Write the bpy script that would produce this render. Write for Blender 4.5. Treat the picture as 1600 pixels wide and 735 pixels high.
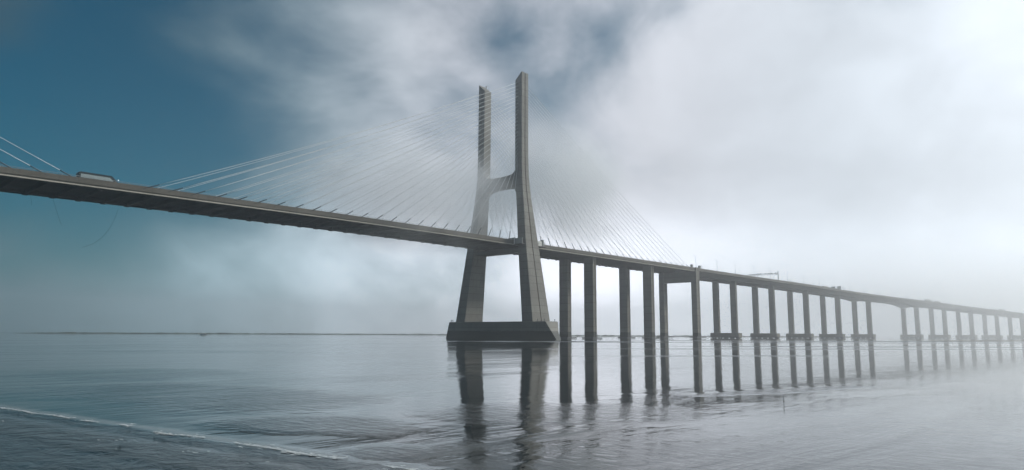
import bpy, bmesh, math, random
from mathutils import Vector, Matrix, noise
R = math.radians
random.seed(7)
for o in list(bpy.data.objects): bpy.data.objects.remove(o)
SC = bpy.context.scene
COL = SC.collection

# ------------------------------------------------------------------ camera
YAW, PITCH, ROLL = R(42.2565), R(8.038), R(0.3213)
CAM = Vector((-291.2546, -272.4968, 2.8869))
FPX = 1090.9128
fw = Vector((math.cos(YAW)*math.cos(PITCH), math.sin(YAW)*math.cos(PITCH), math.sin(PITCH)))
rt0 = Vector((math.sin(YAW), -math.cos(YAW), 0))
up0 = rt0.cross(fw)
cr, sr = math.cos(ROLL), math.sin(ROLL)
rt = rt0*cr + up0*sr
up = up0*cr - rt0*sr
cam = bpy.data.objects.new('camera', bpy.data.cameras.new('camera'))
COL.objects.link(cam)
M = Matrix((rt, up, -fw)).transposed().to_4x4()
M.translation = CAM
cam.matrix_world = M
cam.data.sensor_width = 36
cam.data.sensor_fit = 'HORIZONTAL'
cam.data.lens = FPX/1600*36
cam.data.clip_start = 0.5
cam.data.clip_end = 40000
SC.camera = cam

def pdir(u, v):
    """world direction seen at a point of the 1600x735 photograph"""
    return (fw*FPX + rt*(u-800) + up*(367.5-v)).normalized()

# ------------------------------------------------------------------ light
SUN_A, SUN_E = R(-32), R(27)
SUN = Vector((math.cos(SUN_E)*math.cos(SUN_A), math.cos(SUN_E)*math.sin(SUN_A), math.sin(SUN_E)))
sun = bpy.data.objects.new('sun', bpy.data.lights.new('sun', 'SUN'))
COL.objects.link(sun)
sun.data.energy = 2.7
sun.data.angle = R(10.0)
sun.data.color = (1.0, 0.95, 0.88)
sun.rotation_euler = (-SUN).to_track_quat('-Z', 'Y').to_euler()
sun.location = (0, 0, 400)

SC.view_settings.view_transform = 'Standard'
SC.view_settings.look = 'None'
SC.view_settings.exposure = 0.08
SC.view_settings.gamma = 1.0
SC.view_settings.use_curve_mapping = False
cy = SC.cycles
cy.use_denoising = True
cy.max_bounces = 8
cy.volume_bounces = 6
cy.diffuse_bounces = 2
cy.glossy_bounces = 3
cy.transparent_max_bounces = 16
cy.volume_step_rate = 1.0
cy.volume_max_steps = 256
cy.sample_clamp_indirect = 6
cy.caustics_reflective = True
cy.caustics_refractive = False

# ---- node helpers
class NT:
    def __init__(s, t): s.t = t; s.n = t.nodes; s.l = t.links
    def new(s, k, **kw):
        n = s.n.new(k)
        for a, b in kw.items(): setattr(n, a, b)
        return n
    def put(s, sock, v):
        if v is None: return
        if isinstance(v, bpy.types.NodeSocket): s.l.new(v, sock)
        else:
            if isinstance(v, (tuple, list)) and len(v) == 3 and sock.type == 'RGBA': v = (*v, 1)
            sock.default_value = v
    def math(s, op, a, b=None, c=None, clamp=False):
        n = s.new('ShaderNodeMath', operation=op, use_clamp=clamp)
        s.put(n.inputs[0], a); s.put(n.inputs[1], b); s.put(n.inputs[2], c)
        return n.outputs[0]
    def vmath(s, op, a, b=None, scale=None):
        n = s.new('ShaderNodeVectorMath', operation=op)
        s.put(n.inputs[0], a); s.put(n.inputs[1], b)
        if scale is not None: s.put(n.inputs['Scale'], scale)
        return n.outputs['Value'] if op in ('DOT_PRODUCT', 'LENGTH', 'DISTANCE') else n.outputs[0]
    def smooth(s, x, a, b, lo=0.0, hi=1.0):
        n = s.new('ShaderNodeMapRange', interpolation_type='SMOOTHSTEP')
        s.put(n.inputs['Value'], x); s.put(n.inputs['From Min'], a); s.put(n.inputs['From Max'], b)
        s.put(n.inputs['To Min'], lo); s.put(n.inputs['To Max'], hi)
        return n.outputs[0]
    def noise(s, vec, scale, detail=4, rough=0.5, dist=0.0, w=None):
        n = s.new('ShaderNodeTexNoise')
        s.put(n.inputs['Vector'], vec); s.put(n.inputs['Scale'], scale); s.put(n.inputs['Detail'], detail)
        s.put(n.inputs['Roughness'], rough); s.put(n.inputs['Distortion'], dist)
        return n.outputs['Fac']
    def map(s, vec, loc=(0, 0, 0), rot=(0, 0, 0), scale=(1, 1, 1)):
        n = s.new('ShaderNodeMapping')
        s.put(n.inputs['Vector'], vec); n.inputs['Location'].default_value = loc
        n.inputs['Rotation'].default_value = rot; n.inputs['Scale'].default_value = scale
        return n.outputs[0]
    def mix(s, f, a, b, blend='MIX'):
        n = s.new('ShaderNodeMix', data_type='RGBA', blend_type=blend)
        s.put(n.inputs[0], f); s.put(n.inputs[6], a); s.put(n.inputs[7], b)
        return n.outputs[2]

# ---- the sky: Nishita behind a procedural layer of broken cloud
SC.world = bpy.data.worlds.new('World')
SC.world.use_nodes = True
w = NT(SC.world.node_tree)
w.n.clear()
D = w.new('ShaderNodeTexCoord').outputs['Generated']
sky = w.new('ShaderNodeTexSky', sky_type='NISHITA', sun_disc=False)
sky.sun_elevation = SUN_E
sky.sun_rotation = R(90) - SUN_A
sky.air_density = 1.0; sky.dust_density = 1.0; sky.ozone_density = 3.0
blue = w.mix(1.0, sky.outputs[0], (0.0, 0.56, 0.63), 'MULTIPLY')
def lobe(u, v, px, amp):
    """a soft patch of cloud (or of clear sky) in one direction of the sky"""
    d = pdir(u, v)
    c = w.vmath('DOT_PRODUCT', D, tuple(d))
    k = (px/FPX)**2/2
    return w.math('MULTIPLY', w.math('EXPONENT', w.math('DIVIDE', w.math('SUBTRACT', c, 1.0), k)), amp)
acc = None
for L in [(110, 130, 90, -0.50), (240, 195, 120, -0.34), (380, 200, 90, -0.18), (60, 300, 100, -0.22), (230, 320, 90, -0.10),
          (700, 140, 50, -0.12), (800, 60, 45, -0.24), (880, 200, 70, 0.12), (960, 45, 50, -0.24), (1060, 15, 25, -0.2), (870, 150, 45, -0.06), (1040, 20, 30, -0.12),
          (480, 40, 110, 0.14), (650, 30, 100, 0.26), (320, 50, 70, 0.32), (30, 20, 60, 0.22), (120, -500, 420, -0.60), (640, 300, 95, 0.50), (500, 300, 70, 0.16), (450, 430, 160, 0.22),
          (930, 300, 110, 0.12), (1080, 170, 130, 0.34), (1300, 180, 200, 0.42), (1200, 360, 200, 0.30), (1500, 250, 250, 0.45), (1500, 420, 250, 0.4), (900, 430, 130, 0.5), (1560, 40, 80, 0.3)]:
    x = lobe(*L)
    acc = x if acc is None else w.math('ADD', acc, x)
Dm = w.map(D, loc=(3.1, 0.7, 1.9), scale=(1, 1, 1.7))
warp = w.new('ShaderNodeTexNoise'); w.put(warp.inputs['Vector'], Dm); warp.inputs['Scale'].default_value = 2.2; warp.inputs['Detail'].default_value = 2
Dw = w.vmath('ADD', Dm, w.vmath('SCALE', warp.outputs['Color'], scale=0.30))
n1 = w.noise(Dw, 3.0, 7, 0.52)
n2 = w.noise(Dw, 9.0, 6, 0.55)
field = w.math('ADD', w.math('MULTIPLY', w.math('SUBTRACT', n1, 0.5), 1.25), w.math('MULTIPLY', w.math('SUBTRACT', n2, 0.5), 0.6))
field = w.math('ADD', w.math('ADD', field, acc), 0.52)
cov = w.smooth(field, -0.05, 1.05)
# the cloud is lit from the right: bright towards the sun, dark away from it
RIGHT = (math.sin(YAW), -math.cos(YAW), 0.0)
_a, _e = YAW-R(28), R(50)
ADDED_GLOW = (math.cos(_e)*math.cos(_a), math.cos(_e)*math.sin(_a), math.sin(_e))   # bright sky added above the picture to lift haze and water
FRONT = (math.cos(YAW), math.sin(YAW), 0.0)
q = w.vmath('DOT_PRODUCT', D, RIGHT)
side = w.math('SUBTRACT', w.smooth(q, -0.62, -0.02), w.smooth(q, 0.08, 0.45, 0.0, 0.16))
front = w.smooth(w.vmath('DOT_PRODUCT', D, FRONT), -0.5, 0.6, 0.20, 1.0)
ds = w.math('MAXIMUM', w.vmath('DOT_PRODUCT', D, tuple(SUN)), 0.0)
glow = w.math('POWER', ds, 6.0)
shade = w.math('ADD', w.math('MULTIPLY', n1, 0.55), w.math('MULTIPLY', n2, 0.45))
shade = w.smooth(shade, 0.33, 0.68, 0.90, 1.08)
sepd = w.new('ShaderNodeSeparateXYZ'); w.put(sepd.inputs[0], D)
low = w.math('ADD', w.math('MULTIPLY', w.smooth(sepd.outputs['Z'], 0.02, 0.22, 1.9, 0.0), w.smooth(q, 0.05, 0.5, 1.0, 0.45)), 1.0)
cb = w.math('MULTIPLY', w.math('MULTIPLY', w.math('MULTIPLY_ADD', side, 0.62, 0.09), low), front)
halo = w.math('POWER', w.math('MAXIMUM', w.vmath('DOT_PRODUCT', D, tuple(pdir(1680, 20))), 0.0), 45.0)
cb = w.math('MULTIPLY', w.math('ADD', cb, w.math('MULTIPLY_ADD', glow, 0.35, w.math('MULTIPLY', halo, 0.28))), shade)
added_glow = w.math('MULTIPLY', w.math('POWER', w.math('MAXIMUM', w.vmath('DOT_PRODUCT', D, ADDED_GLOW), 0.0), 9.0), w.smooth(sepd.outputs['Z'], 0.44, 0.64))
cb = w.math('ADD', cb, w.math('MULTIPLY', added_glow, 2.2))
ccol = w.mix(side, (0.55, 0.92, 1.06), (0.94, 0.97, 1.06))
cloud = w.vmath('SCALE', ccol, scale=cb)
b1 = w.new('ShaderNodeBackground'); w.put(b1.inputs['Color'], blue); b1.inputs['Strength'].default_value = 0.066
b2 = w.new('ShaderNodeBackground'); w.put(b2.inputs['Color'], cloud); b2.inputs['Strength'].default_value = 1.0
mx = w.new('ShaderNodeMixShader')
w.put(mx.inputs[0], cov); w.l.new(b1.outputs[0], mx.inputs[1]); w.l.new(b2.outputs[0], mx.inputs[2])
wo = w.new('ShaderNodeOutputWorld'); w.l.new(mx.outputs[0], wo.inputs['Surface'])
cy.denoising_prefilter = 'ACCURATE'
SC.world.cycles.sampling_method = 'MANUAL'
SC.world.cycles.sample_map_resolution = 1024

# ------------------------------------------------------------------ materials
def material(name):
    m = bpy.data.materials.new(name); m.use_nodes = True
    t = NT(m.node_tree); t.n.clear()
    out = t.new('ShaderNodeOutputMaterial')
    return m, t, out
def simple(name, col, rough=0.6, metal=0.0, var=0.15, scale=1.5, emit=None):
    m, t, out = material(name)
    b = t.new('ShaderNodeBsdfPrincipled')
    P = t.new('ShaderNodeTexCoord').outputs['Object']
    n = t.noise(P, scale, 5, 0.6)
    lo = tuple(c*(1-var) for c in col); hi = tuple(min(1, c*(1+var)) for c in col)
    t.put(b.inputs['Base Color'], t.mix(t.smooth(n, 0.3, 0.7), lo, hi))
    b.inputs['Roughness'].default_value = rough; b.inputs['Metallic'].default_value = metal
    if emit:
        t.put(b.inputs['Emission Color'], emit[0]); b.inputs['Emission Strength'].default_value = emit[1]
    t.l.new(b.outputs[0], out.inputs['Surface'])
    return m
def concrete(name, col, stain=4.3, lift=4.0, streak=1.0):
    """board-marked concrete with lift joints, rain streaks and a dark tidal band"""
    m, t, out = material(name)
    b = t.new('ShaderNodeBsdfPrincipled')
    P = t.new('ShaderNodeNewGeometry').outputs['Position']
    big = t.noise(P, 0.09, 5, 0.55)
    fine = t.noise(P, 1.3, 6, 0.65)
    st = t.noise(t.map(P, scale=(0.9, 0.9, 0.035)), 1.0, 5, 0.6)
    c = t.mix(t.smooth(big, 0.3, 0.7), tuple(x*0.84 for x in col), tuple(x*1.10 for x in col))
    c = t.mix(t.smooth(st, 0.48, 0.74, 0, 0.65*streak), c, tuple(x*0.52 for x in col))
    c = t.mix(t.smooth(fine, 0.35, 0.75, 0, 0.25), c, tuple(x*0.7 for x in col))
    sep = t.new('ShaderNodeSeparateXYZ'); t.put(sep.inputs[0], P)
    z = sep.outputs['Z']
    fr = t.math('FRACT', t.math('DIVIDE', z, lift))
    joint = t.math('MULTIPLY', t.math('LESS_THAN', t.math('ABSOLUTE', t.math('SUBTRACT', fr, 0.5)), 0.045), 0.8)
    c = t.mix(joint, c, tuple(x*0.55 for x in col))
    lid = t.new('ShaderNodeTexWhiteNoise', noise_dimensions='1D'); t.put(lid.inputs['W'], t.math('FLOOR', t.math('ADD', t.math('DIVIDE', z, lift), 0.5)))
    c = t.mix(t.math('MULTIPLY', lid.outputs[0], 0.4), c, tuple(x*0.62 for x in col))
    zz = t.math('ADD', z, t.math('MULTIPLY', t.math('SUBTRACT', t.noise(P, 0.5, 5, 0.6), 0.5), 1.1))
    tide = t.smooth(zz, stain-0.25, stain+0.25, 1, 0)
    c = t.mix(t.math('MULTIPLY', tide, 0.93), c, (0.018, 0.024, 0.02))
    t.put(b.inputs['Base Color'], c)
    t.put(b.inputs['Roughness'], t.smooth(tide, 0, 1, 0.85, 0.6))
    bp = t.new('ShaderNodeBump'); bp.inputs['Strength'].default_value = 0.35; bp.inputs['Distance'].default_value = 0.05
    t.put(bp.inputs['Height'], fine); t.l.new(bp.outputs[0], b.inputs['Normal'])
    t.l.new(b.outputs[0], out.inputs['Surface'])
    return m
M_PYL = concrete('pylon_concrete', (0.265, 0.256, 0.230))
M_PIER = concrete('pier_concrete', (0.255, 0.24, 0.205), lift=5.0)
M_CAP = concrete('cap_concrete', (0.25, 0.23, 0.19), stain=1.2, lift=9.0)
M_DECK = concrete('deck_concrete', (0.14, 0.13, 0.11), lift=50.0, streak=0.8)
M_LIP = concrete('kerb_concrete', (0.46, 0.43, 0.37), lift=50.0, streak=0.6)
M_ASPH = simple('asphalt', (0.05, 0.05, 0.052), 0.9)
M_WHITE = simple('white_paint', (0.78, 0.78, 0.76), 0.5, var=0.05)
M_CABLE = simple('cable_sheath', (0.74, 0.76, 0.77), 0.42, var=0.06)
M_SLEEVE = simple('steel_sleeve', (0.06, 0.085, 0.10), 0.5, 0.3)
M_STEEL = simple('galvanised_steel', (0.33, 0.35, 0.36), 0.5, 0.6)
M_DARK = simple('dark_steel', (0.07, 0.08, 0.085), 0.55, 0.2)
M_RUST = simple('rusty_rail', (0.16, 0.09, 0.055), 0.8)
M_PANEL = simple('pale_panel', (0.62, 0.63, 0.61), 0.6, var=0.08)
M_GLASS = simple('dark_glass', (0.10, 0.12, 0.13), 0.12, 0.0, var=0.05)
M_TINT = simple('tinted_glass', (0.36, 0.42, 0.43), 0.25, var=0.05)
M_BLUEP = simple('slate_paint', (0.025, 0.04, 0.045), 0.4)
M_GREYP = simple('grey_paint', (0.32, 0.33, 0.33), 0.5)
M_CREAM = simple('cream_paint', (0.55, 0.54, 0.50), 0.5)
M_TYRE = simple('rubber', (0.02, 0.02, 0.02), 0.9)
M_LAMP = simple('lit_lamp', (0.9, 0.9, 0.9), 0.3, emit=((1.0, 0.98, 0.92), 1.2))
M_LAND = simple('marsh_land', (0.055, 0.065, 0.045), 0.95, var=0.4, scale=0.02)
M_MUD = simple('wet_mud', (0.15, 0.13, 0.095), 0.55, var=0.4, scale=0.25)
M_ROCK = simple('wet_rock', (0.10, 0.095, 0.08), 0.7, var=0.3)

# ------------------------------------------------------------------ mesh helpers
def link(name, bm, mat, parent=None, smooth=False):
    me = bpy.data.meshes.new(name)
    bmesh.ops.recalc_face_normals(bm, faces=bm.faces)
    bm.to_mesh(me); bm.free()
    me.materials.append(mat)
    if smooth: me.shade_smooth()
    o = bpy.data.objects.new(name, me); COL.objects.link(o)
    if parent: o.parent = parent
    return o
def tag(o, label=None, cat=None, group=None, kind=None):
    if label: o['label'] = label
    if cat: o['category'] = cat
    if group: o['group'] = group
    if kind: o['kind'] = kind
    return o
def empty(name, loc=(0, 0, 0), rz=0.0):
    o = bpy.data.objects.new(name, None); COL.objects.link(o)
    o.location = loc; o.rotation_euler = (0, 0, rz); o.empty_display_size = 0.5
    return o
def add_loft(bm, rings, cap=True, close=True):
    vs = [[bm.verts.new(p) for p in r] for r in rings]
    n = len(rings[0])
    for a, b in zip(vs, vs[1:]):
        for i in range(n if close else n-1):
            j = (i+1) % n
            bm.faces.new((a[i], a[j], b[j], b[i]))
    if cap:
        bm.faces.new(vs[0][::-1]); bm.faces.new(vs[-1])
    return bm
def add_box(bm, x0, x1, y0, y1, z0, z1):
    return add_loft(bm, [[(x0, y0, z), (x1, y0, z), (x1, y1, z), (x0, y1, z)] for z in (z0, z1)])
def box(*a, bev=0.0):
    bm = add_box(bmesh.new(), *a)
    if bev: bmesh.ops.bevel(bm, geom=bm.edges[:], offset=bev, segments=2, profile=0.6, affect='EDGES')
    return bm
def add_tube(bm, pts, r, n=8, r1=None):
    pts = [Vector(p) for p in pts]
    rings = []
    for i, p in enumerate(pts):
        t = (pts[min(i+1, len(pts)-1)] - pts[max(i-1, 0)]).normalized()
        a = t.cross(Vector((0, 0, 1)) if abs(t.z) < 0.95 else Vector((1, 0, 0))).normalized()
        b = t.cross(a)
        rr = r if r1 is None else r + (r1-r)*i/(len(pts)-1)
        rings.append([p + (a*math.cos(k*2*math.pi/n) + b*math.sin(k*2*math.pi/n))*rr for k in range(n)])
    return add_loft(bm, rings)
def tube(pts, r, n=8, r1=None): return add_tube(bmesh.new(), pts, r, n, r1)
def interp(tab, x):
    if x <= tab[0][0]: return list(tab[0][1:])
    for a, b in zip(tab, tab[1:]):
        if x <= b[0]:
            f = (x-a[0])/(b[0]-a[0])
            return [p+(q-p)*f for p, q in zip(a[1:], b[1:])]
    return list(tab[-1][1:])

# ------------------------------------------------------------------ the line of the bridge
PIERS = [(283.2, -0.6), (361.8, -2.3), (440.3, -5.9), (518.6, -12.3), (596.6, -22.2), (724.8, -43.9), (801.7, -60.0),
         (878.2, -78.1), (954.2, -98.0), (1029.8, -119.7)]
ZT = [(-330, 52.0), (-242, 52.9), (-180, 53.6), (-120, 54.3), (-40, 54.5), (20, 54.2), (100, 54.2), (205, 54.2), (300, 54.1), (400, 54.1), (470, 53.2), (520, 52.0),
      (600, 50.2), (730, 47.8), (806, 45.6), (885, 42.9), (964, 40.3), (1043, 37.6), (1400, 25.6), (1700, 15.5)]
px, py, hd = PIERS[-1][0], PIERS[-1][1], R(16.4)
for k in range(8):
    hd += R(1.0)
    px += 78.6*math.cos(hd); py -= 78.6*math.sin(hd)
    PIERS.append((px, py))
NODES = [Vector((-330, 0)), Vector((-150, 0)), Vector((0, 0)), Vector((120, 0)), Vector((204.6, 0))] + [Vector(p) for p in PIERS]
SS = [-330.0]
for a, b in zip(NODES, NODES[1:]): SS.append(SS[-1] + (b-a).length)
def cl(s):
    """centre line: position, unit tangent, unit left normal at station s"""
    if s <= 204.6: return Vector((s, 0)), Vector((1, 0)), Vector((0, 1))
    i = max(k for k in range(len(SS)-1) if SS[k] <= s) if s < SS[-1] else len(SS)-2
    def tan(k):
        if k <= 4: return Vector((1, 0))
        if k >= len(NODES)-1: return (NODES[-1]-NODES[-2]).normalized()
        return ((NODES[k+1]-NODES[k]).normalized() + (NODES[k]-NODES[k-1]).normalized()).normalized()
    L = SS[i+1]-SS[i]; f = (s-SS[i])/L
    p0, p1, m0, m1 = NODES[i], NODES[i+1], tan(i)*L, tan(i+1)*L
    P = p0*(2*f**3-3*f*f+1) + m0*(f**3-2*f*f+f) + p1*(-2*f**3+3*f*f) + m1*(f**3-f*f)
    T = (p0*(6*f*f-6*f) + m0*(3*f*f-4*f+1) + p1*(-6*f*f+6*f) + m1*(3*f*f-2*f)).normalized()
    return P, T, Vector((-T.y, T.x))
def zt(s):
    # smoothed profile
    return sum(interp(ZT, s+d)[0] for d in (-30, -15, 0, 15, 30))/5
def on(s, y, dz=0.0):
    P, T, N = cl(s)
    q = P + N*y
    return Vector((q.x, q.y, zt(s)+dz))
def sweep(sec, s0, s1, step=6.0):
    """sec: list of (y, dz) or a function of s giving it; swept along the line"""
    n = max(1, int(round((s1-s0)/step)))
    rings = []
    for i in range(n+1):
        s = s0+(s1-s0)*i/n
        rings.append([on(s, y, dz) for y, dz in (sec(s) if callable(sec) else sec)])
    return add_loft(bmesh.new(), rings)
S3 = 204.6
SEND = SS[-1]

# ------------------------------------------------------------------ pylon
LEG = [(3.0, 23.6, 31.2, 8.0), (9.3, 22.1, 29.7, 7.5), (55, 16.8, 22.6, 5.3), (72, 14.9, 20.3, 4.0), (79, 14.0, 19.3, 3.6), (85.5, 13.2, 18.5, 3.3), (92, 12.75, 17.95, 3.15),
       (100, 12.5, 17.65, 3.05), (108, 12.45, 17.5, 3.0), (152, 12.4, 17.4, 3.0)]   # z, inner y, outer y, half length
def pylon():
    root = tag(empty('cable_stayed_pylon', (0, 0, 0)), 'tall H-shaped concrete pylon with slanted leg tops carrying the white stay cables', 'bridge pylon')
    for sg in (-1, 1):
        zs = [3.0, 9.3] + [9.3+(55-9.3)*k/6 for k in range(1, 7)] + [60, 66, 72, 76, 79, 82, 85.5, 89, 92, 96, 100, 104, 108, 118, 128, 138, 147.6]
        rings = []
        for z in zs + ['top']:
            top = z == 'top'
            yi, yo, hx = interp(LEG, 150 if top else z)
            zi, zo = (148.0, 152.6) if top else (z, z)
            g = 0.35; gd = 0.55; ch = 0.25
            sec = [(-hx+ch, yi), (hx-ch, yi), (hx, yi+ch), (hx, yo-ch), (hx-ch, yo), (g, yo), (g, yo-gd), (-g, yo-gd), (-g, yo), (-hx+ch, yo), (-hx, yo-ch), (-hx, yi+ch)]
            rings.append([(x, sg*y, zi + (zo-zi)*(y-yi)/(yo-yi)) for x, y in sec])
        leg = link('leg', add_loft(bmesh.new(), rings), M_PYL, root)
        # service rail in the groove
        pts = []
        for z in [10, 30, 55, 72, 79, 85.5, 92, 100, 108, 130, 150]:
            yi, yo, hx = interp(LEG, z); pts.append((0.0, sg*(yo-0.30), z))
        link('service_rail', tube(pts, 0.17, 6), M_RUST, leg)
        # steel plates where the cables enter the leg
        for sx in (-1, 1):
            for k in range(24):
                z = ztop_anchor(k)
                xa, xb = sorted((sx*2.95, sx*3.25))
                link('anchor_plate', box(xa, xb, sg*14.95-0.35, sg*14.95+0.35, z-0.5, z+0.3), M_PIER, leg)
    # upper crossbeam with curved haunches
    prof_t = [(-13.4, 97.5), (-12.45, 97.0), (-12.3, 95.6), (-11.6, 94.3), (-10.2, 93.3), (-8, 92.85), (-4, 92.6), (0, 92.5)]
    prof_b = [(0, 86.0), (-4, 85.9), (-8, 85.5), (-10.5, 84.9), (-12, 83.9), (-12.9, 82.4), (-13.5, 80.6), (-14.4, 80.4)]
    half = prof_t + prof_b
    poly = half[:8] + [(-y, z) for y, z in reversed(prof_t[:-1])] + [(-y, z) for y, z in reversed(prof_b[1:])] + prof_b[1:][::1]
    poly = prof_t + [(-y, z) for y, z in prof_t[-2::-1]] + [(-y, z) for y, z in prof_b[:0:-1]] + prof_b
    link('upper_crossbeam', add_loft(bmesh.new(), [[(x, y, z) for y, z in poly] for x in (-2.55, 2.55)]), M_PYL, root)
    # beam carrying the deck
    lb = box(-3.3, 3.3, -17.4, 17.4, 47.9, 50.3, bev=0.2)
    link('lower_crossbeam', lb, M_PYL, root)
    # footing
    def ring(z, f):
        a = [(-8.3, -39.3), (4.2, -37.6), (8.3, -32.0), (8.3, 30), (4.5, 34.2), (-8.0, 34.6)]
        b = [(-8.9, -47.0), (-4.0, -45.0), (9.0, -36.0), (9.0, 33), (5.0, 36.2), (-8.8, 36.4)]
        return [(p[0]*(1-f)+q[0]*f, p[1]*(1-f)+q[1]*f, z) for p, q in zip(a, b)]
    ft = add_loft(bmesh.new(), [ring(-1.5, 1.08), ring(0, 1), ring(3, .67), ring(6, 0.35), ring(9.4, 0)])
    bmesh.ops.bevel(ft, geom=[e for e in ft.edges if all(abs(v.co.z-9.4) < 0.01 for v in e.verts)], offset=0.2, segments=1, affect='EDGES')
    foot = link('footing', ft, M_PYL, root)
    for (x, y) in [(-7.6, 33.2), (-7.6, 31.9), (-7.7, -33.5), (-7.7, -38.0), (3.0, -36.5)]:
        link('bollard', tube([(x, y, 9.35), (x, y, 10.3), (x, y, 10.32), (x, y, 10.7)], 0.14, 8, 0.24), M_DARK, foot)
    al = link('warning_light', tube([(0.8, 14.6, 149.4), (0.8, 14.6, 151.4)], 0.10, 8), M_STEEL, root)
    link('lamp_head', tube([(0.8, 14.6, 151.4), (0.8, 14.6, 152.2)], 0.42, 10), M_WHITE, al)
    link('lightning_rod', tube([(1.8, 13.4, 148.4), (1.8, 13.4, 152.6)], 0.07, 6), M_STEEL, root)
    return root
def ztop_anchor(k):   # k = 0 nearest the pylon
    return 98.4 + (146.4-98.4)*k/23.0
pylon()

# pale screens of the walkway that passes the near leg, on the deck edge
t = tag(empty('walkway_screen', (0, 0, zt(0))), 'pale walkway screen across the left side of the near pylon leg at deck level', 'screen', 'walkway screens beside the pylon leg')
link('floor_plate', box(-7.4, -5.0, -22.3, -15.62, -2.75, -2.45), M_DECK, t)
link('screen_panel', box(-7.3, -7.0, -22.2, -16.6, -2.44, 0.75, bev=0.03), M_GREYP, t)
link('end_post', box(-7.45, -6.85, -16.58, -16.0, -2.44, 1.3, bev=0.04), M_WHITE, t)
link('roof_hood', box(-7.3, -6.0, -15.9, -11.8, 0.05, 1.2, bev=0.1), M_GREYP, t)
t = tag(empty('walkway_screen', (0, 0, zt(0))), 'pale walkway screen sticking out right of the near pylon leg at deck level', 'screen', 'walkway screens beside the pylon leg')
link('floor_plate', box(5.6, 14.5, -21.6, -15.62, -2.75, -2.45), M_DECK, t)
link('screen_panel', box(7.2, 10.3, -21.5, -21.2, -2.44, 0.3, bev=0.03), M_PANEL, t)
t = tag(empty('control_cabinet', (12.0, -20.2, zt(12)-2.44)), 'grey round-topped cabinet on the deck edge right of the pylon', 'cabinet')
link('body', tube([(0, 0, 0), (0, 0, 3.6)], 1.05, 14), M_GREYP, t)
link('lid', tube([(0, 0, 3.61), (0, 0, 3.8), (0, 0, 3.95)], 1.15, 14, 0.7), M_STEEL, t)
link('mast', tube([(1.7, -0.6, 0), (1.7, -0.6, 2.6)], 0.2, 6), M_WHITE, t)

# ------------------------------------------------------------------ decks
def deck(name, label, s0, s1, girders, beams):
    root = tag(empty(name, on(max(s0, -330), 0, -1.0)), label, 'bridge deck')
    inv = Matrix.Translation(-root.location)
    def part(n, bm, m, par=None):
        bm.transform(inv); return link(n, bm, m, par or root)
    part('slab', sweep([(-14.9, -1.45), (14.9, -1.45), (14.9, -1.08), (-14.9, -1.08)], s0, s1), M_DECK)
    part('roadway', sweep([(-13.6, -1.076), (13.6, -1.076), (13.6, -1.0), (-13.6, -1.0)], s0, s1), M_ASPH)
    part('central_barrier', sweep([(-0.35, -0.99), (0.35, -0.99), (0.12, -0.15), (-0.12, -0.15)], s0, s1), M_LIP)
    for sg in (-1, 1):
        part('parapet', sweep([(sg*14.95, -1.9), (sg*15.55, -1.9), (sg*15.5, -0.12), (sg*15.45, 0.0), (sg*15.15, 0.0), (sg*15.1, -1.0), (sg*14.95, -1.0)], s0, s1), M_DECK)
        if beams:
            part('edge_beam', sweep([(sg*13.3, -1.46), (sg*14.94, -1.46), (sg*14.94, -1.91), (sg*15.25, -1.91), (sg*15.25, -2.85), (sg*13.3, -2.85)], s0, s1), M_DECK)
            part('drip_kerb', sweep([(sg*15.26, -2.3), (sg*15.95, -2.5), (sg*16.0, -2.84), (sg*15.26, -2.84)], s0, s1), M_LIP)
        else:
            part('cornice', sweep([(sg*14.96, -1.91), (sg*15.25, -1.91), (sg*15.75, -2.05), (sg*15.75, -2.3), (sg*14.5, -2.35), (sg*13.6, -1.9)], s0, s1), M_DECK)
        bm = bmesh.new()
        n = int((s1-s0)/4)
        for i in range(n+1):
            s = s0+(s1-s0-0.3)*i/n+0.15
            add_box_at(bm, s, sg*15.3, 0.0, 0.45, 0.07, 0.07)
        add_rail(bm, s0, s1, sg*15.3, 0.47)
        part('railing', bm, M_STEEL)
    return root, part
def add_box_at(bm, s, y, z0, z1, hs, hy):
    P, T, N = cl(s)
    rings = []
    for z in (z0, z1):
        rings.append([tuple((P+T*a+N*(y+b)))+(zt(s)+z,) for a, b in ((-hs, -hy), (hs, -hy), (hs, hy), (-hs, hy))])
    add_loft(bm, rings)
def add_rail(bm, s0, s1, y, dz):
    n = int((s1-s0)/8)
    add_loft(bm, [[on(s0+(s1-s0)*i/n, y+a, dz+b) for a, b in ((-.05, -.05), (.05, -.05), (.05, .05), (-.05, .05))] for i in range(n+1)])

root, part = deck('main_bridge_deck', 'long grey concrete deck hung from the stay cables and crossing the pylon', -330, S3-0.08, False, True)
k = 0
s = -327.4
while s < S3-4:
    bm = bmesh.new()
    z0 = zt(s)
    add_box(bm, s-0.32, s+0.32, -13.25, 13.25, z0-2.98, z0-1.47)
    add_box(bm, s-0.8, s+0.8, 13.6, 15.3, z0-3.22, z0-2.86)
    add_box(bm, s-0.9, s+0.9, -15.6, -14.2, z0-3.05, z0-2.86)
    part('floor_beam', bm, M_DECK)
    s += 8.25; k += 1

def depth(s):
    d = 5.5
    for c, dd in ((SS[9], 2.3), (SS[10], 4.3)):
        x = abs(s-c)
        if x < 42: d += dd*(1-x/42)**2*1.0
    return d
root2, part2 = deck('viaduct_deck', 'concrete approach viaduct deck curving away into the mist on paired piers', S3+0.08, SEND, True, False)
for yc in (-8.14, 8.14):
    sg = 1 if yc > 0 else -1
    def sec(s, yc=yc):
        d = depth(s)
        return [(yc-3.9, -1.46), (yc-3.1, -2.3), (yc-2.7, -d), (yc+2.7, -d), (yc+3.1, -2.3), (yc+3.9, -1.46)]
    part2('box_girder', sweep(sec, S3+2.9, SEND, 5.0), M_DECK)

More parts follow.
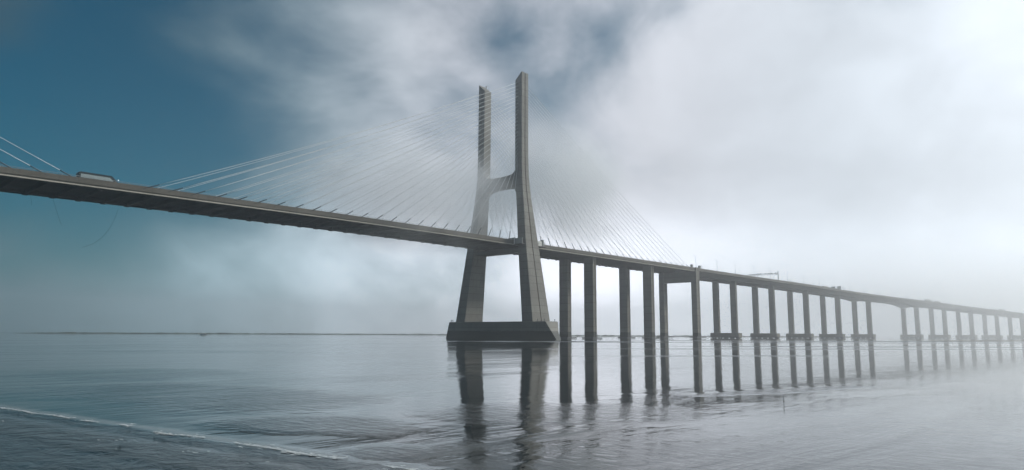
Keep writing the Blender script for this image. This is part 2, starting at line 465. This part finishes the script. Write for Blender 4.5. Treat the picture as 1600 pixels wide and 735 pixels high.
# ------------------------------------------------------------------ piers
def col_bm(x, y, hx, hy, z0, z1, rec=True):
    """pier shaft with a shallow recess down its broad outer sides and chamfered corners"""
    c = 0.22; g = hx*0.34; d = 0.28
    sec = [(-hx+c, -hy), (-g, -hy), (-g*0.85, -hy+d), (g*0.85, -hy+d), (g, -hy), (hx-c, -hy), (hx, -hy+c), (hx, hy-c), (hx-c, hy), (g, hy), (g*.85, hy-d), (-g*.85, hy-d), (-g, hy), (-hx+c, hy), (-hx, hy-c), (-hx, -hy+c)]
    return add_loft(bmesh.new(), [[(x+a, y+b, z) for a, b in sec] for z in (z0, z1)])
ORD = ['first', 'second', 'third', 'fourth', 'fifth', 'sixth', 'seventh', 'eighth', 'ninth', 'tenth', 'eleventh', 'twelfth', 'thirteenth', 'fourteenth', 'fifteenth', 'sixteenth',
       'seventeenth', 'eighteenth', 'nineteenth', 'twentieth', 'twenty-first', 'twenty-second', 'twenty-third', 'twenty-fourth', 'twenty-fifth', 'twenty-sixth', 'twenty-seventh', 'twenty-eighth',
       'twenty-ninth', 'thirtieth']
G1 = 'tall twin-shaft piers under the cable-stayed side span'
for i, (s, yc, hx, hy, lab) in enumerate([(72.0, 10.06, 1.95, 3.6, 'twin-shaft concrete pier under the deck, nearest to the pylon'),
                                         (142.6, 10.06, 2.15, 3.4, 'twin-shaft concrete pier under the outer stay cables, second from the pylon')]):
    root = tag(empty('bridge_pier', (s, 0, 0)), lab, 'bridge pier', G1)
    for sg in (-1, 1):
        sh = link('shaft', col_bm(0, sg*yc, hx, hy, -1.5, zt(s)-3.02), M_PIER, root)
        link('fender_plate', box(-hx-1.8, hx+4.6, sg*yc-hy-0.7, sg*yc+hy+0.7, 0.12, 0.8, bev=0.12), M_DARK, sh)
        link('bearing', box(-1.0, 1.0, sg*yc-1.6, sg*yc+1.6, zt(s)-3.02, zt(s)-2.86), M_DARK, sh)
root = tag(empty('bridge_pier', (S3, 0, 0)), 'portal pier with deep crossbeam and a light-faced shaft rising outside the deck', 'bridge pier', G1)
for sg in (-1, 1):
    sh = link('shaft', col_bm(0, sg*14.15, 2.75, 2.3, -1.5, zt(S3)+(0.15)), M_PIER, root)
    link('fender_plate', box(-6.2, 9.0, sg*14.15-3.1, sg*14.15+3.1, 0.5, 1.3, bev=0.12), M_DARK, sh)
link('crossbeam', box(-2.4, 2.4, -11.9, 11.9, 43.3, zt(S3)-2.95, bev=0.15), M_PIER, root)

G2 = 'twin-shaft viaduct piers standing on pile caps'
LAB = {0: 'twin-shaft viaduct pier on a pile cap, next to the tall portal pier', 1: 'second viaduct pier on a pile cap counted from the portal pier',
       2: 'third viaduct pier on a pile cap, right of the long sign gantry', 3: 'fourth viaduct pier on a pile cap, below the pair of sign boards',
       4: 'viaduct pier at the left end of the long haunched channel span', 5: 'viaduct pier at the right end of the long haunched channel span',
       6: 'first hazy viaduct pier to the right of the haunched channel span', 7: 'second hazy viaduct pier to the right of the haunched channel span',
       8: 'third hazy viaduct pier to the right of the haunched channel span', 9: 'fourth hazy viaduct pier to the right of the haunched channel span'}
def viaduct_pier(i):
    s = SS[5+i]
    P, T, N = cl(s)
    root = tag(empty('viaduct_pier', (P.x, P.y, 0), math.atan2(T.y, T.x)), LAB.get(i, 'farthest viaduct pier standing at the right edge of the picture'), 'bridge pier', G2)
    ztop = zt(s)-depth(s)+0.02
    for sg in (-1, 1):
        sh = link('shaft', col_bm(0, sg*8.14, 1.55, 2.55, 4.55, ztop-0.25), M_PIER, root)
        link('bearing', box(-1.1, 1.1, sg*8.14-1.9, sg*8.14+1.9, ztop-0.26, ztop-0.03), M_DARK, sh)
    link('pile_cap', box(-3.4, 3.4, -13.0, 13.0, 0.35, 4.5, bev=0.15), M_CAP, root)
    for x in (-2.1, 2.1):
        for y in (-11, -5.5, 0, 5.5, 11):
            link('pile', tube([(x, y, -1.5), (x, y, 0.5)], 0.85, 12), M_CAP, root)
for i in range(11): viaduct_pier(i)

# ------------------------------------------------------------------ stay cables
def cable(kind, sg, k, side, label, group, x_end, top):
    a = Vector((x_end, sg*15.35, zt(x_end)-0.9)); b = Vector(top)
    L = (b-a).length
    sag = 2.0*(abs(b.x-a.x)/190.0)**2
    n = 14
    pts = []
    for i in range(n+1):
        f = i/n
        p = a.lerp(b, f); p.z -= 4*sag*f*(1-f)
        pts.append(p-a)
    root = empty('stay_cable', a); tag(root, label, 'stay cable', group)
    link('strand', tube([p for p in pts], 0.10, 6), M_CABLE, root, smooth=True)
    d = (pts[1]-pts[0]).normalized()
    link('sleeve', tube([pts[0]-d*0.3, pts[0]+d*5.2, pts[0]+d*5.6], 0.20, 8, 0.18), M_SLEEVE, root, smooth=True)
    return root
for sg, pl in ((-1, 'near-side'), (1, 'far-side')):
    for k in range(24):
        cable('m', sg, k, -1, '%s white stay cable over the main span, anchored %s from the pylon' % (pl, ORD[k]), '%s stay cables of the main span' % pl,
              -10.6-8.25*k, (-3.2, sg*14.95, ztop_anchor(k)))
        cable('s', sg, k, 1, '%s thin stay cable over the side span, anchored %s from the pylon' % (pl, ORD[k]), '%s stay cables of the side span' % pl,
              9.8+8.0*k, (3.2, sg*14.95, ztop_anchor(k)))
    for k in range(4):   # fan of the other pylon, which stands out of the picture
        cable('o', sg, k, -1, '%s stay cable at the left picture edge, %s one left of the coach' % (pl, ORD[k]), 'stay cables from the unseen pylon at the left edge',
              -221.0-8.25*k, (-417, sg*14.95, ztop_anchor(23-k)))

# ------------------------------------------------------------------ vehicles on the bridge
def wheel(x, y, r, par):
    wv = link('wheel', tube([(x, y-0.14, r), (x, y+0.14, r)], r, 16), M_TYRE, par)
    link('rim', tube([(x, y-0.16, r), (x, y+0.16, r)], r*0.55, 10), M_STEEL, wv)
def coach():
    s = -214.2; y = -12.2
    r = tag(empty('coach', (s, y, zt(s)-1.0), math.atan2(zt(s+1)-zt(s-1), 2)*0), 'long dark coach with pale windows and lit headlamps at midspan', 'coach')
    hw, L = 1.25, 6.1
    # roof and body outline in side view (x, z)
    prof = [(-L, 0.35), (L, 0.35), (L, 1.25), (L-0.25, 1.55), (L-1.9, 3.25), (L-2.3, 3.38), (-L+0.7, 3.38), (-L+0.2, 3.2), (-L, 2.8)]
    bm = add_loft(bmesh.new(), [[(x, yy, z) for x, z in prof] for yy in (-hw, hw)])
    bmesh.ops.bevel(bm, geom=bm.edges[:], offset=0.06, segments=2, affect='EDGES')
    body = link('body', bm, M_BLUEP, r)
    for sg in (-1, 1):
        y0 = sg*(hw+0.003); y1 = sg*(hw+0.02)
        wx = [(-L+0.75, 1.45), (L-1.55, 1.45), (L-1.55, 1.6), (L-2.65, 2.65), (-L+0.75, 2.65)]
        link('side_window', add_loft(bmesh.new(), [[(x, yy, z) for x, z in wx] for yy in (y0, y1)]), M_TINT, body)
    link('windscreen', add_loft(bmesh.new(), [[(L-0.2, yy, 1.6), (L-0.12, yy, 1.66), (L-1.78, yy, 3.17), (L-1.86, yy, 3.12)] for yy in (-1.1, 1.1)]), M_GLASS, body)
    for yy in (-0.9, 0.9):
        link('headlight', tube([(L-0.05, yy, 1.15), (L+0.12, yy, 1.15)], 0.22, 10), M_LAMP, body)
    link('roof_marker', box(L-0.1, L+0.15, -1.4, -1.27, 2.1, 2.35), M_LAMP, body)
    for x in (-3.6, 3.8):
        for yy in (-1.15, 1.15): wheel(x, yy, 0.5, r)
coach()
def lorry(s, y, L, H, mat, label, cabmat, low=False):
    P, T, N = cl(s)
    q = P+N*y
    r = tag(empty('lorry' if not low else 'van', (q.x, q.y, zt(s)-1.0), math.atan2(T.y, T.x)), label, 'lorry' if not low else 'van', 'vehicles crossing the viaduct')
    link('cargo_box', box(-L/2, L/2-2.3, -1.25, 1.25, 0.9, H, bev=0.05), mat, r)
    cab = link('cab', add_loft(bmesh.new(), [[(x, yy, z) for x, z in ((L/2-2.1, 0.5), (L/2, 0.5), (L/2, 1.6), (L/2-0.35, H*0.82), (L/2-2.1, H*0.86))] for yy in (-1.2, 1.2)]), cabmat, r)
    link('windscreen', add_loft(bmesh.new(), [[(L/2+0.02, yy, 1.65), (L/2+0.05, yy, 1.65), (L/2-0.27, yy, H*0.78), (L/2-0.33, yy, H*0.78)] for yy in (-1.05, 1.05)]), M_GLASS, cab)
    link('chassis', box(-L/2+0.1, L/2-0.2, -0.6, 0.6, 0.5, 0.88), M_DARK, r)
    for x in (-L/2+1.2, -L/2+2.4, L/2-1.0):
        for yy in (-1.1, 1.1): wheel(x, yy, 0.48, r)
def s_at(u, y=-15.5):
    """station of the near parapet seen at column u of the photograph"""
    lo, hi = -300.0, SEND-5
    for _ in range(50):
        m = (lo+hi)/2; q = on(m, y)-CAM
        if (q.dot(rt)/q.dot(fw))*FPX+800 < u: lo = m
        else: hi = m
    return lo
lorry(s_at(1292, -11), -9.5, 12, 3.2, M_CREAM, 'pale low lorry crossing the viaduct just left of the twin sign boards', M_GREYP)
lorry(s_at(1452, -11), -9.5, 14, 4.4, M_GREYP, 'grey box lorry on the viaduct, left one of the close pair', M_GREYP)
lorry(s_at(1467, -11), -9.5, 12, 4.0, M_GREYP, 'grey box lorry on the viaduct, right one of the close pair', M_CREAM)
lorry(s_at(1568, -11), -9.5, 16, 4.2, M_GREYP, 'long grey lorry on the viaduct near the right picture edge', M_GREYP)
lorry(s_at(1212, -9), -6, 6, 2.4, M_CREAM, 'small pale van under the right end of the long gantry', M_CREAM, True)

# ------------------------------------------------------------------ gantries, boards, masts
def station_empty(name, s, y, dz):
    P, T, N = cl(s); q = P+N*y
    return empty(name, (q.x, q.y, zt(s)+dz), math.atan2(T.y, T.x))
def gantry():
    s = s_at(1216.5)
    r = tag(station_empty('sign_gantry', s, 0, 0.0), 'long thin lattice gantry with small lamps spanning the viaduct', 'gantry')
    zb, H = 5.3, 1.0
    for y in (-15.3, 15.3):
        link('post', box(-0.3, 0.3, y-0.3, y+0.3, -0.02, zb+H+(2.2 if y < 0 else 0)), M_STEEL, r)
    bm = bmesh.new()
    for x in (-0.4, 0.4):
        for z in (zb, zb+H): add_tube(bm, [(x, -15, z), (x, 15, z)], 0.10, 6)
    n = 20
    for i in range(n):
        a, b = -15+30*i/n, -15+30*(i+1)/n
        for x in (-0.4, 0.4): add_tube(bm, [(x, a, zb if i % 2 else zb+H), (x, b, zb+H if i % 2 else zb)], 0.06, 5)
    link('truss', bm, M_STEEL, r)
    for y in (-13.2, -9.2, -6.3, -3, 1.5, 4.0, 6.0, 9.5, 12.5):
        link('lamp', box(-0.5, 0.5, y-0.55, y+0.55, zb+H, zb+H+0.75, bev=0.06), M_DARK, r)
gantry()
def board_pair():
    s = s_at(1319)
    r = tag(station_empty('sign_board_frame', s, 0, 0.0), 'pair of grey sign boards on a post above the viaduct parapet', 'road sign')
    link('post', box(-0.12, 0.12, -15.4, -15.15, -0.02, 4.4), M_STEEL, r)
    link('arm', box(-0.1, 0.1, -15.15, 2.0, 2.6, 2.85), M_STEEL, r)
    link('board', box(-0.35, -0.15, -12.3, -8.0, 1.0, 4.4, bev=0.03), M_STEEL, r)
    link('board', box(-0.35, -0.15, -5.9, -1.4, 1.0, 4.4, bev=0.03), M_STEEL, r)
board_pair()
for u, wd, hh, lab in ((1082.5, 1.5, 2.3, 'small dark cabinet on the deck just left of the portal pier'), (1095, 2.4, 2.3, 'larger grey cabinet on the deck just right of the portal pier')):
    s = s_at(u)
    t = tag(station_empty('equipment_cabinet', s, -15.2, 0), lab, 'cabinet')
    link('body', box(-wd/2, wd/2, -0.2, 1.4, -1.0, hh-0.35, bev=0.04), M_GREYP, t)
    link('hood', box(-wd/2-0.12, wd/2+0.12, -0.3, 1.5, hh-0.34, hh-0.1), M_DARK, t)
k = 0
masts = [1088, 1121, 1149.5, 1179, 1205, 1231.5, 1256, 1281, 1305, 1328.5, 1351, 1373, 1394, 1416, 1437, 1458, 1478, 1500, 1521, 1543, 1565, 1588]
for u in masts:
    s = s_at(u)
    for sg, side, H in ((-1, 'near', 9.5), (1, 'far', 9.5)):
        t = tag(station_empty('lamp_mast', s, sg*15.3, -0.3), 'slender lamp mast on the %s viaduct parapet, %s along from the portal pier' % (side, ORD[k]), 'street lamp', 'lamp masts along the viaduct parapets')
        link('pole', tube([(0, 0, 0), (0, 0, 3), (-0.05*sg, -0.15*sg, H)], 0.17, 6, 0.09), M_STEEL, t)
        arm = link('arm', tube([(0, -0.1*sg, H), (0, -1.3*sg, H+0.45)], 0.05, 5), M_STEEL, t)
        link('lamp_head', box(-0.15, 0.15, -1.75*sg if sg > 0 else 1.2, -1.2*sg if sg > 0 else 1.75, H+0.4, H+0.53), M_STEEL, arm)
    k += 1
# junction boxes at the foot of a few masts
# ------------------------------------------------------------------ loose wires under the main span
def at_plane(u, v, y):
    d = pdir(u, v); f = (y-CAM.y)/d.y
    return CAM+d*f
for name, pts, lab in (('hanging_wire', [(185, 326), (180, 340), (172, 356), (160, 371), (146, 381), (128, 387)], 'long curling wire hanging under the deck below the coach'),
                       ('hanging_wire', [(83, 312), (87, 325), (91, 338), (96, 352)], 'short thin wire hanging under the deck at the left'),
                       ('hanging_wire', [(48, 307), (49, 314), (49, 321)], 'tiny wire stub hanging from the deck near the left edge')):
    P3 = [at_plane(u, v, 14.0) for u, v in pts]
    o = link(name, tube([p-P3[0] for p in P3], 0.04, 6), M_SLEEVE)
    o.location = P3[0]
    tag(o, lab, 'wire', 'loose wires under the main span')

# ------------------------------------------------------------------ far shore, mudflat, boat
def ground_at(u, dist):
    d = pdir(u, 500); h = Vector((d.x, d.y, 0)).normalized()
    return Vector((CAM.x, CAM.y, 0)) + h*dist
def shore(name, u0, u1, dist0, dist1, h, label_seed):
    bm = bmesh.new(); n = 160; rings = []
    for i in range(n+1):
        f = i/n; u = u0+(u1-u0)*f; d = dist0+(dist1-dist0)*f
        e = min(1, f*9, (1-f)*9)
        hh = h*e*(0.55+0.6*abs(noise.noise(Vector((f*22, label_seed, 0)))) + 0.35*noise.noise(Vector((f*90, label_seed, 3))))+0.05
        a, b = ground_at(u, d), ground_at(u, d+40)
        m1, m2 = a.lerp(b, 0.2), a.lerp(b, 0.7)
        rings.append([(a.x, a.y, -0.3), (m1.x, m1.y, hh*0.8), (m2.x, m2.y, hh), (b.x, b.y, -0.3)])
    add_loft(bm, rings)
    o = link(name, bm, M_LAND); tag(o, kind='structure'); return o
shore('far_shore', 20, 780, 1000, 1150, 2.1, 1.0)
shore('far_shore', 840, 1380, 900, 1250, 2.0, 5.0)
# low mudflat at the right
bm = bmesh.new(); rings = []
A, B = Vector((172, -176)), Vector((420, -250))
for i in range(121):
    f = i/120; c = A.lerp(B, f); nrm = Vector((0.45, 0.9)).normalized()
    wd = (3+26*min(1, f*3))*(0.7+0.5*abs(noise.noise(Vector((f*9, 2, 0)))))
    r = []
    for j in range(9):
        g = j/8-0.5
        z = 0.42*(1-(2*g)**2)*(0.35+0.9*abs(noise.noise(Vector((f*70, g*5, 1)))))*min(1, f*10+0.1)+0.12*(1-(2*g)**2)-0.04
        q = c+nrm*g*wd
        r.append((q.x, q.y, z))
    rings.append(r)
add_loft(bm, rings, cap=False, close=False)
tag(link('mudflat', bm, M_MUD, smooth=True), kind='structure')
def boat():
    d = ground_at(320, 700)
    r = tag(empty('motorboat', (d.x, d.y, 0), R(150)), 'tiny white motorboat far out on the left horizon', 'boat')
    rings = []
    for x, hw_, z1 in ((-2.6, 0.9, 0.8), (-1, 1.1, 0.8), (1, 1.0, 0.9), (2.3, 0.5, 1.1), (3.0, 0.05, 1.25)):
        rings.append([(x, -hw_, z1), (x, hw_, z1), (x, hw_*0.7, 0.0), (x, 0, -0.25), (x, -hw_*0.7, 0.0)])
    link('hull', add_loft(bmesh.new(), rings), M_WHITE, r)
    cb_ = link('cabin', add_loft(bmesh.new(), [[(-1.1, y, .8), (1.2, y, .85), (0.7, y, 1.9), (-1.0, y, 1.95)] for y in (-.7, .7)]), M_WHITE, r)
    link('window', box(-0.8, 0.6, -0.72, 0.72, 1.25, 1.65), M_GLASS, cb_)
boat()

# ------------------------------------------------------------------ water
def water_material():
    m, t, out = material('estuary_water')
    b = t.new('ShaderNodeBsdfPrincipled')
    P = t.new('ShaderNodeNewGeometry').outputs['Position']
    sep = t.new('ShaderNodeSeparateXYZ'); t.put(sep.inputs[0], P)
    X, Y = sep.outputs['X'], sep.outputs['Y']
    wob = t.math('MULTIPLY', t.math('SUBTRACT', t.noise(P, 0.35, 4, 0.6), 0.5), 3.0)
    # choppy water on the camera side of the current seam
    seam = t.math('ADD', t.math('MULTIPLY', t.math('ADD', Y, 240.0), 0.143), t.math('ADD', X, 284.2))
    seam = t.math('ADD', seam, t.math('MULTIPLY', wob, 0.12))
    chop = t.math('ADD', t.smooth(seam, -0.6, 0.1, 0.35, 0), t.smooth(t.math('ABSOLUTE', t.math('ADD', seam, 2.0)), 0.4, 1.1, 0.75, 0))
    chop = t.math('ADD', chop, t.smooth(seam, -3.2, -1.8, 0.30, 0))
    # cat's-paws: ruffled patches, stretched along the river
    A = math.pi/2-YAW
    patch = t.noise(t.map(P, rot=(0, 0, A), scale=(0.012, 0.055, 1)), 1.0, 5, 0.6, 0.6)
    patch2 = t.noise(t.map(P, loc=(7, 3, 0), rot=(0, 0, A+R(6)), scale=(0.05, 0.22, 1)), 1.0, 5, 0.62, 0.5)
    pat = t.math('ADD', t.math('MULTIPLY', patch, 0.6), t.math('MULTIPLY', patch2, 0.4))
    def ell(cx, cyy, ang, a, bb, amp):
        q = t.map(P, loc=(0, 0, 0))
        q = t.vmath('SUBTRACT', P, (cx, cyy, 0))
        q = t.map(q, rot=(0, 0, -ang), scale=(1.0, 1.0, 0))
        q = t.vmath('MULTIPLY', q, (1/a, 1/bb, 0))
        r = t.math('ADD', t.vmath('LENGTH', q), t.math('MULTIPLY', t.math('SUBTRACT', t.noise(P, 0.25, 4, 0.6), 0.5), 0.9))
        return t.smooth(r, 0.55, 1.12, amp, 0)
    ruff = None
    for e in ELL:
        x = ell(*e)
        ruff = x if ruff is None else t.math('MAXIMUM', ruff, x)
    ruff = t.math('MULTIPLY', ruff, t.smooth(patch2, 0.30, 0.62, 0.45, 0.9))
    ruff = t.math('MAXIMUM', ruff, t.math('MULTIPLY', t.smooth(pat, 0.50, 0.66, 0, 0.42), t.smooth(t.math('ADD', X, t.math('MULTIPLY', Y, -0.9)), -60.0, 40.0, 1.0, 0.45)))
    # ripples (heights in metres)
    Pr = t.map(P, rot=(0, 0, A), scale=(0.45, 1.0, 1))
    Pq = t.map(P, rot=(0, 0, A+R(12)), scale=(0.5, 1.0, 1))
    swell = t.math('MULTIPLY', t.noise(Pr, 0.28, 3, 0.5), 0.026)
    calm = t.math('MULTIPLY', t.noise(Pr, 1.1, 5, 0.6), 0.009)
    fine = t.math('MULTIPLY', t.noise(t.map(P, rot=(0, 0, A+R(6)), scale=(2.8, 0.95, 1)), 1.0, 4, 0.6, 0.4), 0.062)
    mid = t.math('MULTIPLY', t.noise(Pq, 0.45, 7, 0.62, 0.4), 0.045)
    big = t.math('MULTIPLY', t.noise(t.map(P, rot=(0, 0, A-R(8)), scale=(1.5, 0.85, 1)), 1.0, 8, 0.64, 0.6), 0.30)
    h = t.math('ADD', swell, calm)
    h = t.math('ADD', h, t.math('MULTIPLY', t.math('ADD', fine, mid), ruff))
    h = t.math('ADD', h, t.math('MULTIPLY', big, chop))
    # a low standing ridge along the seam
    rdg = t.math('MULTIPLY', t.math('EXPONENT', t.math('MULTIPLY', t.math('MULTIPLY', seam, seam), -9.0)), 0.05)
    h = t.math('ADD', h, rdg)
    bp = t.new('ShaderNodeBump'); bp.inputs['Strength'].default_value = 1.0; bp.inputs['Distance'].default_value = 1.0
    t.put(bp.inputs['Height'], h)
    b.inputs['IOR'].default_value = 1.38
    t.put(b.inputs['Base Color'], (0.003, 0.010, 0.012))
    wash = None     # rough water where the tide runs round the pier feet
    for e in WASH:
        x = ell(*e); wash = x if wash is None else t.math('MAXIMUM', wash, x)
    t.put(b.inputs['Roughness'], t.math('MULTIPLY_ADD', wash, 0.34, t.math('MULTIPLY_ADD', ruff, 0.13, 0.03)))
    t.l.new(bp.outputs[0], b.inputs['Normal'])
    t.l.new(b.outputs[0], out.inputs['Surface'])
    return m
def gp(u, v):
    d = pdir(u, v); f = -CAM.z/d.z
    return CAM+d*f
def ellp(u, v, a_u, ang, a, b_):
    q = gp(u, v); return (q.x, q.y, ang, a, b_)
VP = YAW-math.pi/2      # direction across the view
ELL = []
def strip(u0, v0, u1, v1, half, amp=1.0):
    a, b_ = gp(u0, v0), gp(u1, v1)
    c = (a+b_)/2; d = b_-a
    ELL.append((c.x, c.y, math.atan2(d.y, d.x), d.length/2*1.15, half, amp))
strip(640, 646, 1080, 642, 4.2, 0.42)
strip(160, 600, 560, 640, 6.0, 0.8)
strip(360, 655, 640, 672, 2.6, 0.8)
strip(540, 704, 680, 710, 1.3, 0.7)
strip(60, 578, 380, 590, 8.0, 0.6)
strip(1080, 618, 1360, 603, 1.2, 0.9)
strip(880, 545, 1640, 546.5, 5.0, 1.2)
strip(880, 557, 1340, 556, 3.0, 0.8)
strip(880, 535.0, 1700, 537, 14.0, 1.4)
strip(100, 548, 600, 552, 9.0, 0.5)
_n = len(ELL)
strip(700, 533.5, 1010, 534.5, 22.0)
strip(990, 532.5, 1660, 535.0, 26.0)
strip(1060, 541.5, 1640, 543.0, 7.0, 0.7)
WASH = ELL[_n:]; ELL = ELL[:_n]
M_WATER = water_material()
bm = bmesh.new()
bmesh.ops.create_grid(bm, x_segments=40, y_segments=40, size=3400)
wat = link('water', bm, M_WATER); wat.location = (0, 0, 0); tag(wat, kind='structure')

def stake():
    q = gp(1225, 632)
    r = tag(empty('mooring_stake', (q.x, q.y, 0)), 'short thin dark stake standing alone in the pale water at right', 'stake')
    link('pole', tube([(0, 0, -0.4), (0.01, 0, 0.2), (-0.015, 0.01, 0.38)], 0.016, 7, 0.010), M_STEEL, r)
    link('collar', tube([(0, 0, 0.10), (0, 0, 0.14)], 0.024, 8), M_RUST, r)
stake()

# broken foam along the seam between the two bodies of water
bm = bmesh.new()
rnd = random.Random(3)
def fleck(x, y, a, l, wd):
    n = 7; vs = []
    for k_ in range(n):
        th = k_*2*math.pi/n
        r_ = 1+rnd.uniform(-.35, .35)
        px_, py_ = l*math.cos(th)*r_, wd*math.sin(th)*r_
        vs.append(bm.verts.new((x+px_*math.cos(a)-py_*math.sin(a), y+px_*math.sin(a)+py_*math.cos(a), 0.012+rnd.uniform(0, .006))))
    bm.faces.new(vs)
for i in range(2600):
    y = -218-rnd.random()*52
    wv_ = 0.35*noise.noise(Vector((y*0.16, 3, 0)))+0.12*noise.noise(Vector((y*0.9, 8, 0)))
    second = rnd.random() < 0.12
    wv_ += 0.25*noise.noise(Vector((y*0.4, 20, 0)))
    x = -284.2-0.143*(y+240)+wv_+rnd.gauss(0, 0.04 if rnd.random() < 0.8 else 0.14)
    if second: x -= 1.5+0.8*noise.noise(Vector((y*0.12, 40, 0)))+rnd.gauss(0, 0.12)
    if noise.noise(Vector((y*0.55, 1, 5))) < (-0.05 if not second else 0.12): continue
    fleck(x, y, R(98)+rnd.uniform(-.3, .3), rnd.uniform(.03, .16), rnd.uniform(.008, .028))
tag(link('foam', bm, simple('foam', (0.60, 0.63, 0.62), 0.6)), 'broken line of pale foam on the dark foreground water', 'foam', kind='stuff')

# ------------------------------------------------------------------ haze
m, t, out = material('haze')
pv = t.new('ShaderNodeVolumePrincipled')
t.put(pv.inputs['Color'], (0.975, 0.983, 0.99))
pv.inputs['Density'].default_value = 0.00042
pv.inputs['Anisotropy'].default_value = 0.74
t.l.new(pv.outputs[0], out.inputs['Volume'])
hz = link('haze', box(-3450, 3450, -3450, 3450, -2.5, 158), m)
tag(hz, 'thin pale sea fog lying over the whole estuary', 'fog', kind='stuff')

def bank(name, label, c, half, rz, dens, seed):
    """drifting bank of denser fog: soft-edged, wispy"""
    m, t, out = material('fog_bank')
    pv = t.new('ShaderNodeVolumePrincipled')
    O = t.new('ShaderNodeTexCoord').outputs['Object']
    q = t.vmath('MULTIPLY', O, tuple(1/h for h in half))
    r = t.vmath('LENGTH', q)
    P = t.map(O, loc=(seed*10, 0, 0), scale=(1, 1, 1.3))
    n = t.noise(P, 0.022*88/max(half), 4, 0.6, 0.5)
    f = t.math('ADD', t.math('SUBTRACT', 1.0, r), t.math('MULTIPLY', t.math('SUBTRACT', n, 0.5), 1.6))
    edge = t.smooth(r, 0.75, 1.0, 1, 0)
    d = t.math('MULTIPLY', t.math('MULTIPLY', t.smooth(f, 0.0, 1.0), edge), dens)
    t.put(pv.inputs['Color'], (0.97, 0.985, 1.0)); t.put(pv.inputs['Density'], d); pv.inputs['Anisotropy'].default_value = 0.3
    t.l.new(pv.outputs[0], out.inputs['Volume'])
    bm = bmesh.new(); bmesh.ops.create_uvsphere(bm, u_segments=32, v_segments=16, radius=1.0)
    for v in bm.verts: v.co = Vector((v.co.x*half[0]*1.02, v.co.y*half[1]*1.02, v.co.z*half[2]*1.02))
    o = link(name, bm, m); o.location = c; o.rotation_euler = (0, 0, rz)
    tag(o, label, 'fog', kind='stuff')
bank('fog_bank', 'pale bank of fog drifting across the stay cables left of the pylon', (-66, -4, 72), (78, 36, 38), 0, 0.034, 1.0)
bank('fog_bank', 'wide thin bank of fog round the far half of the viaduct', (760, -40, 40), (560, 300, 110), R(-8), 0.0022, 9.0)
bank('fog_bank', 'thin bank of fog over the stay cables right of the pylon', (62, 6, 100), (88, 36, 54), 0, 0.036, 4.0)
